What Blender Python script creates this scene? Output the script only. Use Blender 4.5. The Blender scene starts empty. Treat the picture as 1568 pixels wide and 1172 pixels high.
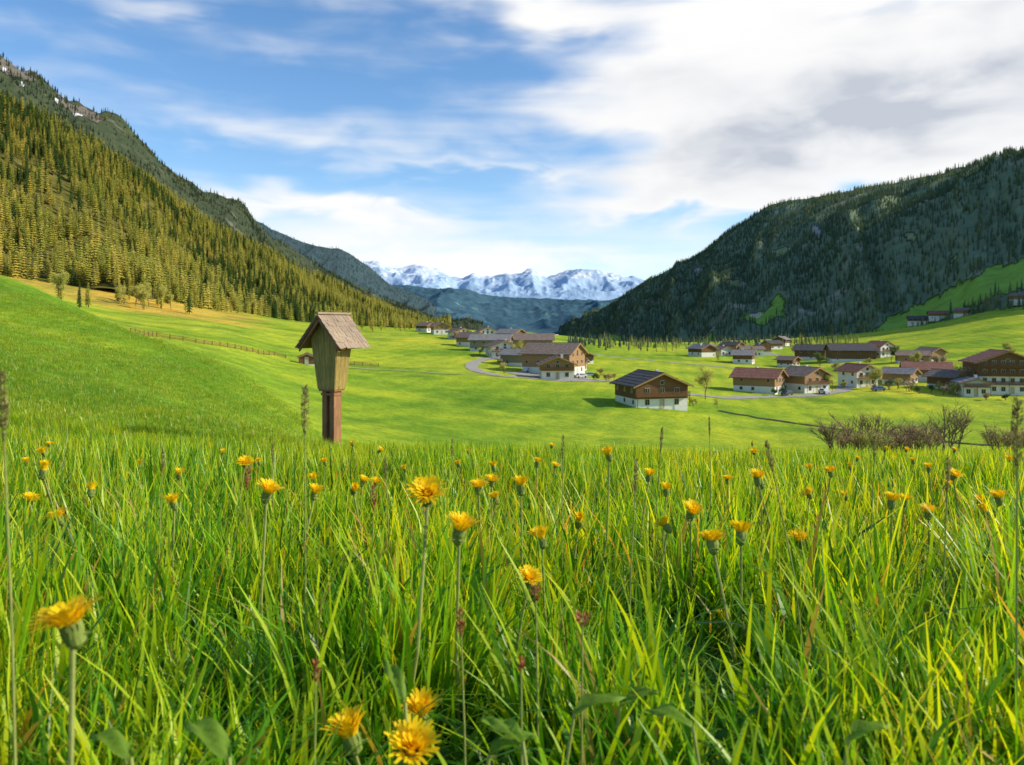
import bpy, bmesh, math, random
import numpy as np
from mathutils import Vector, Matrix, Euler
random.seed(7); rng=np.random.default_rng(11)
S=bpy.context.scene
F=1230.0
COL=S.collection
# ------------------------------------------------------------ maths helpers
def fade(t): return t*t*(3-2*t)
def _h(ix,iy,s):
    n=(ix.astype(np.int64)*374761393+iy.astype(np.int64)*668265263+s*1442695041)&0x7fffffff
    n=((n^(n>>13))*1274126177)&0x7fffffff
    return ((n^(n>>16))&0xffff)/65535.0
def vnoise(x,y,s=0):
    x=np.asarray(x,float); y=np.asarray(y,float)
    ix=np.floor(x); iy=np.floor(y); fx=fade(x-ix); fy=fade(y-iy)
    a=_h(ix,iy,s);b=_h(ix+1,iy,s);c=_h(ix,iy+1,s);d=_h(ix+1,iy+1,s)
    return (a*(1-fx)+b*fx)*(1-fy)+(c*(1-fx)+d*fx)*fy
def fbm(x,y,o=4,s=0,ridged=False):
    t=0;a=.5;tot=0
    for i in range(o):
        n=vnoise(np.asarray(x)*2**i+i*17.3,np.asarray(y)*2**i-i*9.1,s+i)
        if ridged: n=1-abs(2*n-1)
        t=t+a*n; tot+=a; a*=.5
    return t/tot*2-1
def hermite(xk,yk,x):
    xk=np.asarray(xk,float); yk=np.asarray(yk,float); x=np.clip(x,xk[0],xk[-1])
    K=len(xk); two=yk.ndim==2
    h=np.diff(xk); hh=h[:,None] if two else h
    d=np.diff(yk,axis=0)/hh
    m=np.zeros_like(yk)
    p=d[:-1]*d[1:]
    h0=hh[:-1];h1=hh[1:]
    w1=2*h1+h0;w2=h1+2*h0
    with np.errstate(all='ignore'):
        mm=(w1+w2)/(w1/d[:-1]+w2/d[1:])
    m[1:-1]=np.where(p>0,mm,0); m[0]=d[0]; m[-1]=d[-1]
    i=np.clip(np.searchsorted(xk,x,side='right')-1,0,K-2)
    t=(x-xk[i])/h[i]
    if two:
        n=np.arange(len(x)); y0=yk[i,n];y1=yk[i+1,n];m0=m[i,n];m1=m[i+1,n]
    else: y0=yk[i];y1=yk[i+1];m0=m[i];m1=m[i+1]
    hi=h[i];t2=t*t;t3=t2*t
    return (2*t3-3*t2+1)*y0+(t3-2*t2+t)*hi*m0+(-2*t3+3*t2)*y1+(t3-t2)*hi*m1
# ------------------------------------------------------------ terrain survey
ROW=[0,6,12,16,24,34,48,62,80,110,150,185,230,290,350,430,520,640,800,1200,2000,6000,16000]
def pz(v):  # values after index 8 may be given as sight-line marks (>300)
    return [ (500-a)/F*d if a>300 else a for a,d in zip(v,ROW)]
TAB=[
(-1200,[-.5,-.7,-.6,.2,2,5,9,13,18,22,27,31,38,48,60,75,92,110,110,60,0,-200,-300]),
(-400,[-.5,-.9,-1.2,-.9,.2,2,5,8.5,11,13,16,19,24,31,40,50,62,70,70,40,-20,-200,-300]),
(0,[-.5,-1.08,-1.62,-1.6,-1.0,.1,2.0,3.8,4.2,4,5,6,8,12,18,27,37,45,40,10,-40,-200,-300]),
(200,[-.5,-1.12,-1.75,-1.9,-1.75,-1.2,-.4,-.6,-1.4,-2.2,-2.2,-1.5,0,2.4,5.7,14,27,34,30,0,-40,-200,-300]),
(340,[-.5,-1.15,-1.85,-2.15,-2.6,-2.65,-2.4,-3.4,-5.2,-6.6,552,540,524,508,496,488,478,470,485,505,-40,-200,-300]),
(450,[-.5,-1.18,-1.93,-2.4,-3.4,-4.3,-5.4,-7.5,-9.2,-10.7,590,572,552,532,516,502,494,492,495,506,-40,-200,-300]),
(560,[-.5,-1.2,-1.98,-2.6,-4.1,-6,-8.2,-10,-11.5,648,615,592,568,547,530,515,504,500,501,508,-40,-200,-300]),
(784,[-.5,-1.22,-2.03,-2.8,-4.6,-6.8,-9.4,-11.4,-13.4,-15.6,639,615,584,562,543,528,517,510,508,515,-45,-200,-300]),
(1000,[-.5,-1.22,-2.06,-2.85,-4.7,-7,-9.8,-12.2,-14.6,-17,653,626,598,575,558,545,535,528,525,528,-50,-200,-300]),
(1200,[-.5,-1.24,-2.08,-2.9,-4.8,-7.2,-10.2,-13,-15.6,-18,-20.5,642,612,588,568,550,537,528,521,518,-50,-200,-300]),
(1400,[-.5,-1.24,-2.1,-2.9,-4.8,-7.2,-10.2,-13,-15.8,-18.4,-21,646,610,578,555,535,518,506,500,500,-30,-200,-300]),
(1568,[-.5,-1.24,-2.1,-2.9,-4.8,-7.2,-10.2,-13,-15.8,-18.5,-21,646,612,572,545,518,492,470,462,470,0,-200,-300]),
(2000,[-.5,-1.2,-2.1,-2.9,-4.8,-7,-10,-12.6,-15.4,-18,-20.5,-21,-19,-13,-6,5,17,32,50,60,20,-200,-300]),
(2800,[-.5,-1.2,-2.0,-2.8,-4.5,-6.6,-9.4,-12,-14,-16,-17,-16,-12,-4,6,20,36,60,90,110,60,-200,-300]),
]
UK=np.array([(c-784)/F for c,_ in TAB]); ZT=np.array([pz(v) for _,v in TAB]).T
def height(x,y):
    x=np.atleast_1d(np.asarray(x,float)); y=np.atleast_1d(np.asarray(y,float))
    yy=np.maximum(y,0.01)
    cols=np.array([hermite(ROW,ZT[:,c],yy) for c in range(len(UK))])
    z=hermite(UK,cols,x/np.maximum(yy,3.0))
    z=np.where(y<0,-.5-.11*y,z)
    D=np.abs(y)
    z=z+fbm(x/.9,y/.9,2,5)*.018*np.clip(D/3,0,1)+fbm(x/14,y/14,3,9)*np.clip((D-14)/60,0,.35)+fbm(x/5,y/5,2,19)*np.clip((D-16)/60,0,.2)
    return z
def hgt(x,y): return float(height(x,y)[0])
DS=np.geomspace(16,1400,700)
def hit(b,e,dmin=85):
    """walk a sight line out to where it meets the ground"""
    u=(b-784)/F; d=DS[DS>dmin]
    z=height(u*d,d); l=(500-e)/F*d
    k=np.where(z>=l)[0]
    dd=d[k[0]] if len(k) else d[np.argmin(l-z)]
    return (u*dd,dd)
# ------------------------------------------------------------ materials
def newmat(name):
    m=bpy.data.materials.new(name); m.use_nodes=True; nt=m.node_tree; nt.nodes.clear(); return m,nt
def N(nt,t,**k):
    n=nt.nodes.new(t)
    for a,b in k.items(): setattr(n,a,b)
    return n
def ramp(nt,fac,stops,interp='LINEAR'):
    r=N(nt,'ShaderNodeValToRGB'); r.color_ramp.interpolation=interp
    e=r.color_ramp.elements
    while len(e)<len(stops): e.new(.5)
    for i,(p,c) in enumerate(stops): e[i].position=p; e[i].color=(*c,1)
    nt.links.new(fac,r.inputs[0]); return r.outputs[0]
def noise(nt,vec,scale,detail=4,rough=.6,dist=0):
    n=N(nt,'ShaderNodeTexNoise'); n.inputs['Scale'].default_value=scale; n.inputs['Detail'].default_value=detail
    n.inputs['Roughness'].default_value=rough; n.inputs['Distortion'].default_value=dist
    if vec is not None: nt.links.new(vec,n.inputs['Vector'])
    return n.outputs['Fac']
def mixc(nt,f,a,b,mode='MIX'):
    m=N(nt,'ShaderNodeMix',data_type='RGBA',blend_type=mode)
    for s,v in ((m.inputs[0],f),(m.inputs[6],a),(m.inputs[7],b)):
        if isinstance(v,(int,float)): s.default_value=v
        elif isinstance(v,tuple): s.default_value=(*v,1)
        else: nt.links.new(v,s)
    return m.outputs[2]
def mapping(nt,vec,scale,rot=(0,0,0)):
    m=N(nt,'ShaderNodeMapping'); m.inputs['Scale'].default_value=scale; m.inputs['Rotation'].default_value=rot
    nt.links.new(vec,m.inputs[0]); return m.outputs[0]
def finish(nt,col,rough=.9,spec=.15,bump=None,bstr=.3,bdist=.02,trans=0,transcol=None):
    o=N(nt,'ShaderNodeOutputMaterial'); p=N(nt,'ShaderNodeBsdfPrincipled')
    if isinstance(col,tuple): p.inputs['Base Color'].default_value=(*col,1)
    else: nt.links.new(col,p.inputs['Base Color'])
    p.inputs['Roughness'].default_value=rough; p.inputs['Specular IOR Level'].default_value=spec
    if bump is not None:
        b=N(nt,'ShaderNodeBump'); b.inputs['Strength'].default_value=bstr; b.inputs['Distance'].default_value=bdist
        nt.links.new(bump,b.inputs['Height']); nt.links.new(b.outputs[0],p.inputs['Normal'])
    out=p.outputs[0]
    if trans:
        t=N(nt,'ShaderNodeBsdfTranslucent'); tc=transcol if transcol is not None else col
        if isinstance(tc,tuple): t.inputs[0].default_value=(*tc,1)
        else: nt.links.new(tc,t.inputs[0])
        mx=N(nt,'ShaderNodeMixShader'); mx.inputs[0].default_value=trans
        nt.links.new(out,mx.inputs[1]); nt.links.new(t.outputs[0],mx.inputs[2]); out=mx.outputs[0]
    nt.links.new(out,o.inputs[0])
def plain(name,c,rough=.8,var=.25,scale=3,spec=.2,bstr=.2,bdist=.02,trans=0,streak=None):
    m,nt=newmat(name); g=N(nt,'ShaderNodeTexCoord').outputs['Object']
    v=mapping(nt,g,streak) if streak else g
    n=noise(nt,v,scale,5)
    lo=tuple(x*(1-var) for x in c); hi=tuple(min(1,x*(1+var)) for x in c)
    col=ramp(nt,n,[(.3,lo),(.7,hi)])
    finish(nt,col,rough,spec,n,bstr,bdist,trans); return m
def attr(nt,name):
    a=N(nt,'ShaderNodeAttribute'); a.attribute_name=name; return a
def ground_mat():
    m,nt=newmat('meadow_ground'); pos=N(nt,'ShaderNodeNewGeometry').outputs['Position']
    a=attr(nt,'tint').outputs['Color']
    n1=noise(nt,pos,.03,6,.65,.4); n2=noise(nt,pos,1.1,7,.8); n3=noise(nt,mapping(nt,pos,(1,.6,1),(0,0,.4)),.16,6,.7,.6)
    n4=noise(nt,pos,7,5,.75)
    c=mixc(nt,1.0,a,ramp(nt,n1,[(.34,(.58,.72,.78)),(.5,(.98,1,1)),(.66,(1.25,1.1,.92))]),'MULTIPLY')
    c=mixc(nt,1.0,c,ramp(nt,n3,[(.3,(.60,.74,.78)),(.7,(1.22,1.13,1.1))]),'MULTIPLY')
    c=mixc(nt,1.0,c,ramp(nt,n2,[(.32,(.45,.57,.5)),(.68,(1.38,1.27,1.25))]),'MULTIPLY')
    c=mixc(nt,1.0,c,ramp(nt,n4,[(.3,(.6,.68,.6)),(.7,(1.3,1.25,1.2))]),'MULTIPLY')
    w=N(nt,'ShaderNodeTexWave'); w.inputs['Scale'].default_value=.05; w.inputs['Distortion'].default_value=3; w.inputs['Detail'].default_value=2
    nt.links.new(mapping(nt,pos,(1,.35,1),(0,0,.5)),w.inputs[0])
    c=mixc(nt,1.0,c,ramp(nt,w.outputs['Fac'],[(0,(.9,.93,.95)),(1,(1.08,1.04,1))]),'MULTIPLY')
    finish(nt,c,1,.05,n2,.7,.25); return m
M={}
M['ground']=ground_mat()
M['plaster']=plain('white_plaster',(.76,.73,.66),.9,.08,1.5)
M['timber']=plain('dark_timber',(.17,.09,.04),.8,.4,4,streak=(1,1,8))
M['timber_l']=plain('honey_timber',(.34,.20,.095),.8,.35,4,streak=(1,1,8))
M['timber_g']=plain('grey_timber',(.27,.22,.17),.85,.35,4,streak=(1,1,8))
M['roof_b']=plain('brown_roof',(.24,.18,.14),.85,.35,1.2,bdist=.05)
M['roof_g']=plain('grey_roof',(.26,.245,.23),.85,.3,1.2,bdist=.05)
M['roof_r']=plain('red_roof',(.28,.13,.09),.85,.3,1.2,bdist=.05)
M['roof_d']=plain('slate_roof',(.10,.09,.085),.8,.35,1.2,bdist=.05)
M['glass']=plain('window_glass',(.02,.025,.03),.12,.2,1,spec=.6,bstr=0)
M['frame']=plain('window_frame',(.5,.42,.3),.7,.1,3)
M['road']=plain('road_surface',(.36,.33,.28),.95,.15,.8)
M['path']=plain('dirt_track',(.38,.38,.15),.95,.2,.6)
M['stream']=plain('ditch_bank',(.06,.07,.035),.95,.4,.6)
# ------------------------------------------------------------ mesh helpers
def mesh_obj(name,verts,faces,mats,parent=None,mi=None,link=True,smooth=False):
    me=bpy.data.meshes.new(name); me.from_pydata([tuple(v) for v in verts],[],[tuple(f) for f in faces])
    for m in mats: me.materials.append(m)
    if mi is not None: me.polygons.foreach_set('material_index',list(mi))
    if smooth: me.polygons.foreach_set('use_smooth',[True]*len(me.polygons))
    me.update(); o=bpy.data.objects.new(name,me)
    if link: COL.objects.link(o)
    if parent: o.parent=parent
    return o
def empty(name,loc,yaw=0):
    e=bpy.data.objects.new(name,None); e.location=loc; e.rotation_euler=(0,0,yaw); e.empty_display_size=.3; COL.objects.link(e); return e
class G:
    def __init__(s): s.v=[];s.f=[];s.m=[]
    def add(s,vs,fs,m=0):
        k=len(s.v); s.v+=list(vs); s.f+=[tuple(i+k for i in f) for f in fs]; s.m+=[m]*len(fs)
    def box(s,x0,x1,y0,y1,z0,z1,m=0):
        s.add([(x0,y0,z0),(x1,y0,z0),(x1,y1,z0),(x0,y1,z0),(x0,y0,z1),(x1,y0,z1),(x1,y1,z1),(x0,y1,z1)],
              [(0,3,2,1),(4,5,6,7),(0,1,5,4),(1,2,6,5),(2,3,7,6),(3,0,4,7)],m)
    def tube(s,pts,rs,n=5,m=0):
        k=len(s.v); pts=[Vector(p) for p in pts]
        for i,p in enumerate(pts):
            t=(pts[min(i+1,len(pts)-1)]-pts[max(i-1,0)]).normalized()
            a=t.orthogonal().normalized() if i==0 else (a-t*a.dot(t)).normalized()
            b=t.cross(a)
            for j in range(n):
                q=j/n*6.2832; s.v.append(tuple(p+(a*math.cos(q)+b*math.sin(q))*rs[i]))
        for i in range(len(pts)-1):
            for j in range(n):
                s.f.append((k+i*n+j,k+i*n+(j+1)%n,k+(i+1)*n+(j+1)%n,k+(i+1)*n+j)); s.m.append(m)
    def obj(s,name,mats,parent=None,link=True,smooth=False): return mesh_obj(name,s.v,s.f,mats,parent,s.m,link,smooth)
def grid_faces(nr,nc):
    i=np.arange(nr-1)[:,None]*nc+np.arange(nc-1)[None,:]
    return np.stack([i,i+1,i+nc+1,i+nc],-1).reshape(-1,4)
def grid_obj(name,V,nr,nc,mat,cols=None,flip=False):
    me=bpy.data.meshes.new(name); Fc=grid_faces(nr,nc)
    if flip: Fc=Fc[:,::-1]
    me.vertices.add(len(V)); me.vertices.foreach_set('co',np.ascontiguousarray(V,dtype=np.float32).ravel())
    me.loops.add(len(Fc)*4); me.loops.foreach_set('vertex_index',np.ascontiguousarray(Fc).ravel().astype(np.int32))
    me.polygons.add(len(Fc)); me.polygons.foreach_set('loop_start',np.arange(0,len(Fc)*4,4,dtype=np.int32))
    me.update(calc_edges=True); me.validate()
    me.polygons.foreach_set('use_smooth',[True]*len(me.polygons))
    me.materials.append(mat)
    if cols is not None:
        a=me.color_attributes.new('tint','FLOAT_COLOR','POINT')
        a.data.foreach_set('color',np.hstack([cols,np.ones((len(cols),1))]).astype(np.float32).ravel())
    o=bpy.data.objects.new(name,me); COL.objects.link(o); return o
# scatter through geometry nodes
def scatter(name,P,R,Sc,idx,protos,realize=False):
    coll=bpy.data.collections.new(name+'_kinds')
    for i,o in enumerate(protos):
        o.name='%s_kind_%02d'%(name,i); coll.objects.link(o)
    me=bpy.data.meshes.new(name); n=len(P); me.vertices.add(n); me.vertices.foreach_set('co',np.asarray(P,np.float32).ravel())
    a=me.attributes.new('rot','FLOAT_VECTOR','POINT'); a.data.foreach_set('vector',np.asarray(R,np.float32).ravel())
    a=me.attributes.new('scl','FLOAT_VECTOR','POINT'); a.data.foreach_set('vector',np.asarray(Sc,np.float32).ravel())
    a=me.attributes.new('kind','INT','POINT'); a.data.foreach_set('value',np.asarray(idx,np.int32))
    me.update(); o=bpy.data.objects.new(name,me); COL.objects.link(o)
    ng=bpy.data.node_groups.new(name,'GeometryNodeTree')
    ng.interface.new_socket('Geometry',in_out='INPUT',socket_type='NodeSocketGeometry')
    ng.interface.new_socket('Geometry',in_out='OUTPUT',socket_type='NodeSocketGeometry')
    gi=ng.nodes.new('NodeGroupInput'); go=ng.nodes.new('NodeGroupOutput'); ins=ng.nodes.new('GeometryNodeInstanceOnPoints')
    ci=ng.nodes.new('GeometryNodeCollectionInfo'); ci.inputs['Collection'].default_value=coll
    ci.inputs['Separate Children'].default_value=True; ci.inputs['Reset Children'].default_value=True
    def na(nm,t):
        q=ng.nodes.new('GeometryNodeInputNamedAttribute'); q.data_type=t; q.inputs['Name'].default_value=nm
        return [s for s in q.outputs if s.enabled and s.name=='Attribute'][0]
    L=ng.links.new
    L(gi.outputs[0],ins.inputs['Points']); L(ci.outputs[0],ins.inputs['Instance']); ins.inputs['Pick Instance'].default_value=True
    L(na('kind','INT'),ins.inputs['Instance Index'])
    er=ng.nodes.new('FunctionNodeEulerToRotation'); L(na('rot','FLOAT_VECTOR'),er.inputs[0]); L(er.outputs[0],ins.inputs['Rotation'])
    L(na('scl','FLOAT_VECTOR'),ins.inputs['Scale'])
    if realize:
        rz=ng.nodes.new('GeometryNodeRealizeInstances'); L(ins.outputs[0],rz.inputs[0]); L(rz.outputs[0],go.inputs[0])
    else: L(ins.outputs[0],go.inputs[0])
    md=o.modifiers.new('scatter','NODES'); md.node_group=ng
    return o
# ------------------------------------------------------------ ground sheet
GREEN=np.array([.41,.51,.038]); DEEP=np.array([.19,.35,.025]); GOLD=np.array([.72,.47,.08]); PALE=np.array([.56,.58,.055])
ys=np.concatenate([np.linspace(-40,0,14)[:-1],np.linspace(0,14,90)[:-1],np.geomspace(14,1500,330)[:-1],np.geomspace(1500,16000,30)])
NC=520
hw=np.maximum(1.65*ys,45)
s=np.linspace(-1,1,NC); s=np.sign(s)*abs(s)**1.25
X=(hw[:,None]*s[None,:]).ravel(); Y=np.repeat(ys,NC); Z=height(X,Y)
Bq=784+F*X/np.maximum(Y,1); Eq=500-F*Z/np.maximum(Y,1)
c=np.tile(GREEN,(len(X),1))
def mixto(c,col,w): w=np.clip(w,0,1)[:,None]; return c*(1-w)+col*w
nz=fbm(X/60,Y/60,3,3)
c=mixto(c,PALE,(.35+nz)*((Y>90))*.9)
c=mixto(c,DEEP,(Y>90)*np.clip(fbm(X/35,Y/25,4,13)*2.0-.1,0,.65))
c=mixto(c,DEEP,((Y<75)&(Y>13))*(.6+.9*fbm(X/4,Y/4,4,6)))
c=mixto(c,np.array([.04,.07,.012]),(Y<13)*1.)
ter=(Bq<420)*np.clip((420-Bq)/50,0,1)*np.clip((Y-350)/30,0,1)*np.clip(.8+nz*1.1,0,1)
c=mixto(c,GOLD,ter)
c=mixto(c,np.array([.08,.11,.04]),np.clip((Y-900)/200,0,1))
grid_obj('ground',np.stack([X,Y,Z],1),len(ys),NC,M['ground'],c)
# ------------------------------------------------------------ roads and tracks
def ribbon(name,pts,w,mat,off=.12):
    P=np.array([p for p in pts]); t=np.linspace(0,1,len(P)); 
    tt=np.linspace(0,1,len(P)*14); X=hermite(t,P[:,0],tt) if len(P)>2 else np.interp(tt,t,P[:,0]); Y=hermite(t,P[:,1],tt) if len(P)>2 else np.interp(tt,t,P[:,1])
    dx=np.gradient(X);dy=np.gradient(Y);l=np.hypot(dx,dy)+1e-9; nx=-dy/l;ny=dx/l
    rows=[]
    for k in (-.5,-.17,.17,.5):
        ww=w*(1+.15*fbm(X/6+k*9,Y/6,2,4)); x=X+nx*k*ww;y=Y+ny*k*ww
        rows.append(np.stack([x,y,height(x,y)+off],1))
    V=np.stack(rows,0).reshape(-1,3); grid_obj(name,V,4,len(tt),mat)
ribbon('village_road',[hit(*p) for p in [(1030,604),(1070,606),(1110,610),(1180,609),(1240,607),(1285,600),(1300,590),(1340,580),(1400,570)]],5,M['road'])
ribbon('farm_road',[hit(*p) for p in [(820,548),(770,549),(735,553),(722,560),(735,570),(775,577),(830,582),(890,584),(935,584)]],4.5,M['road'])
ribbon('field_track',[hit(*p) for p in [(480,560),(540,564),(620,569),(720,574),(790,580)]],2.2,M['path'])
ribbon('upper_road',[hit(*p) for p in [(890,541),(960,549),(1030,556),(1100,562),(1140,566)]],4,M['road'])
ribbon('hill_road',[hit(*p) for p in [(1140,534),(1180,541),(1220,550),(1200,556)]],4,M['road'])
ribbon('ditch',[hit(*p) for p in [(1100,630),(1150,639),(1210,648),(1270,656),(1340,664),(1440,676),(1540,684)]],1.6,M['stream'])
ribbon('farm_yard',[hit(*p) for p in [(790,571),(840,578),(900,580)]],11,M['road'],.09)
# ------------------------------------------------------------ mountains
def mtn_mat(name,dark,light,rock,rk=.62,snow=None,sc=.01):
    m,nt=newmat(name); pos=N(nt,'ShaderNodeNewGeometry').outputs['Position']; a=attr(nt,'tint')
    n=noise(nt,pos,sc*4,8,.75); n2=noise(nt,pos,sc,5,.6)
    c=ramp(nt,n,[(.36,dark),(.64,light)])
    c=mixc(nt,ramp(nt,n2,[(rk,(0,0,0)),(rk+.08,(1,1,1))]),c,rock)
    # tint carries the colour of clearings and meadows; black means none
    mask=N(nt,'ShaderNodeMath',operation='GREATER_THAN'); mask.inputs[1].default_value=.01
    sep=N(nt,'ShaderNodeSeparateColor'); nt.links.new(a.outputs['Color'],sep.inputs[0]); nt.links.new(sep.outputs[1],mask.inputs[0])
    c2=mixc(nt,1.0,a.outputs['Color'],ramp(nt,n,[(.3,(.7,.7,.7)),(.7,(1.3,1.3,1.3))]),'MULTIPLY')
    c=mixc(nt,mask.outputs[0],c,c2)
    finish(nt,c,1,.02,n,.6,6); return m
def loft(name,ridge,base,mat,nu=300,nv=90,amp=25,prof=1.15,seed=0,rj=4,scale=260,meadow=None,back=.6,ridged=False,gul=0,rs=60):
    r=np.array(ridge,float); b=np.array(base,float)
    u=np.linspace(max(r[0,0],b[0,0]),min(r[-1,0],b[-1,0]),nu)
    re=hermite(r[:,0],r[:,1],u);rd=hermite(r[:,0],r[:,2],u);be=hermite(b[:,0],b[:,1],u);bd=hermite(b[:,0],b[:,2],u)
    R=np.stack([(u-784)/F*rd,rd,(500-re)/F*rd],1);B=np.stack([(u-784)/F*bd,bd,(500-be)/F*bd],1)
    v=np.concatenate([np.linspace(-.08,1,nv),np.linspace(1,1.6,12)[1:]])
    arc=np.concatenate([[0],np.cumsum(np.linalg.norm(np.diff((R+B)/2,axis=0),axis=1))])
    V=[]
    for t in v:
        P=B+(R-B)*t
        if t<=1: P[:,2]=B[:,2]+(R[:,2]-B[:,2])*(np.sign(t)*abs(t)**prof)
        else: P[:,2]=R[:,2]-(R[:,2]-B[:,2])*(t-1)**1.3*1.5
        w=math.sin(math.pi*min(max(t,0),1))**.8 if t<1 else 0
        n=fbm(P[:,0]/scale,P[:,1]/scale,5,seed,ridged)
        gl=fbm(arc/(scale*.55)+.5*np.sin(t*3),np.full(nu,t*.9),3,seed+9,True)*gul
        P[:,2]+=(amp*n+gl)*w+ (rj*fbm(P[:,0]/rs,P[:,1]/rs,3,seed+4) if t>.5 else 0)
        V.append(P)
    V=np.stack(V,0); nr=len(v)
    Vf=V.reshape(-1,3); bb=784+F*Vf[:,0]/Vf[:,1]; ee=500-F*Vf[:,2]/Vf[:,1]
    cols=np.zeros((len(Vf),3)); md=np.zeros(len(Vf))
    if meadow:
        for (poly,col) in meadow:
            ins=inpoly(bb+9*fbm(bb/14,ee/14,3,1),ee+7*fbm(bb/14,ee/14,3,2),poly); cols[ins]=col; md[ins]=1
    grid_obj(name,Vf,nr,nu,mat,cols)
    return V,md.reshape(nr,nu)
def inpoly(x,y,poly):
    c=np.zeros(len(x),bool); j=len(poly)-1
    for i in range(len(poly)):
        xi,yi=poly[i];xj,yj=poly[j]
        c^=((yi>y)!=(yj>y))&(x<(xj-xi)*(y-yi)/(yj-yi+1e-9)+xi); j=i
    return c
def sample(V,md,n,rmax=None,patch=.0,pseed=0,mk=1):
    A=V[:-1,:-1];B=V[:-1,1:];C=V[1:,:-1];Dd=V[1:,1:]
    ar=np.linalg.norm(np.cross(B-A,C-A),axis=-1)*(1-mk*md[:-1,:-1])
    if rmax: ar[rmax:]=0
    bq=abs(A[...,0]/np.maximum(A[...,1],1)); ar=ar*np.where(bq>.85,.25,1)
    if patch: ar=ar*np.clip(1-patch*(fbm(A[...,0]/90,A[...,1]/90,3,pseed)*2.2+.35>.5),0.02,1)
    p=ar.ravel()/ar.sum(); k=rng.choice(p.size,n,p=p); i=k//ar.shape[1]; j=k%ar.shape[1]
    a=rng.random(n)[:,None]; b=rng.random(n)[:,None]
    return (A[i,j]*(1-a)+B[i,j]*a)*(1-b)+(C[i,j]*(1-a)+Dd[i,j]*a)*b
m_l1=mtn_mat('larch_slope_ground',(.08,.09,.02),(.20,.17,.04),(.42,.30,.08),.58)
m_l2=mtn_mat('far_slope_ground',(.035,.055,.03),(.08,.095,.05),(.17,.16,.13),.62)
m_l3=mtn_mat('hazy_ridge_ground',(.035,.065,.075),(.065,.10,.105),(.09,.13,.135),.7)  # bluish tones: distance haze painted into the ground colour
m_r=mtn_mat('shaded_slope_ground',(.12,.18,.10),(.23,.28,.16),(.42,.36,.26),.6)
m_b=mtn_mat('hazy_forest_hill',(.035,.085,.125),(.075,.15,.18),(.15,.26,.20),.6,sc=.006)  # blue cast is aerial haze put into the base colours
V1,md1=loft('larch_hillside',[(-900,-420,500),(-400,-80,700),(-200,50,800),(0,152,900),(100,200,980),(200,266,1070),(300,336,1180),(400,386,1320),(500,436,1500),(570,470,1700),(640,500,1950),(690,507,2100)],
 [(-900,330,300),(-400,385,380),(0,412,470),(60,420,480),(150,420,490),(230,440,505),(300,465,540),(350,482,590),(420,490,680),(520,498,850),(600,504,1150),(690,510,1500)],m_l1,amp=22,seed=3,gul=14)
SN=(.75,.77,.8); RK=(.15,.135,.11)
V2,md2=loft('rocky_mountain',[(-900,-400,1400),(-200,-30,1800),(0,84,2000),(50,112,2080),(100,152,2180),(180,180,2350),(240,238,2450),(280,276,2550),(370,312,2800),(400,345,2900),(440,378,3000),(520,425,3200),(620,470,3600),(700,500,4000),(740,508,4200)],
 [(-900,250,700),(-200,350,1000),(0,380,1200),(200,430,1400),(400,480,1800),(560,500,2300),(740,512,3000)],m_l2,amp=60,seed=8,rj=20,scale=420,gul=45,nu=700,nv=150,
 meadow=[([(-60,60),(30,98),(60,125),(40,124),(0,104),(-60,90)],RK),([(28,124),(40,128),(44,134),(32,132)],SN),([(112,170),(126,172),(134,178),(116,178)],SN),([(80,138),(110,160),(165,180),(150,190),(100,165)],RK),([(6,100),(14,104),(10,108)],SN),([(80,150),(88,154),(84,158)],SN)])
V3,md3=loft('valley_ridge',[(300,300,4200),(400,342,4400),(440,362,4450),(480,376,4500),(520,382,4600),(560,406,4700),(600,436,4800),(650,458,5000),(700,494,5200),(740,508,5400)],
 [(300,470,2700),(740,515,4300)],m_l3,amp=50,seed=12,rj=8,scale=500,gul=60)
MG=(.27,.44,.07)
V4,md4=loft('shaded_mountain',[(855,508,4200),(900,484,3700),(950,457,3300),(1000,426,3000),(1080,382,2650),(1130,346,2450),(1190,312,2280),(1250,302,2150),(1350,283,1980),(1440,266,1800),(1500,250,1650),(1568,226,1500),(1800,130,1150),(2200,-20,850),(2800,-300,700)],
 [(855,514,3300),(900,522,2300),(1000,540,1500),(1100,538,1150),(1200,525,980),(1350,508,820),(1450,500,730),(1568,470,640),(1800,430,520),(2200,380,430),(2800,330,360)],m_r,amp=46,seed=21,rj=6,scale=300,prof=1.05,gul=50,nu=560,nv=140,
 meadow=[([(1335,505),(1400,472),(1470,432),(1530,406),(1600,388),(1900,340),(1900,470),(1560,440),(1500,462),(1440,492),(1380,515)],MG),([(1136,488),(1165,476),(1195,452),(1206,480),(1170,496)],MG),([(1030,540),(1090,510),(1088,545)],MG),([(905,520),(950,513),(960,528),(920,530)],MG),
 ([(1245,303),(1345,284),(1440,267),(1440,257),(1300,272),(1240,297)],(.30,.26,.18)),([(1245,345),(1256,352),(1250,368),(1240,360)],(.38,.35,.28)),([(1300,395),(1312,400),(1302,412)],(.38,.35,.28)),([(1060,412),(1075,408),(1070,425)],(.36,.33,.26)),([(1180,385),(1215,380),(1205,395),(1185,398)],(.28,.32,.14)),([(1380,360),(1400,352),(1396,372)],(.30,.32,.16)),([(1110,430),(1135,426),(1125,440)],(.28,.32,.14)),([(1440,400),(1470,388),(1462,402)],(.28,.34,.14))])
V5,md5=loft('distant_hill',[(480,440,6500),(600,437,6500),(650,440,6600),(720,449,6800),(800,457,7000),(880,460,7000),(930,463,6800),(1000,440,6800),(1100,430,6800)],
 [(480,506,4700),(1100,506,4700)],m_b,amp=110,seed=31,rj=12,scale=900,nu=300,nv=90,ridged=True,gul=40)
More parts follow.
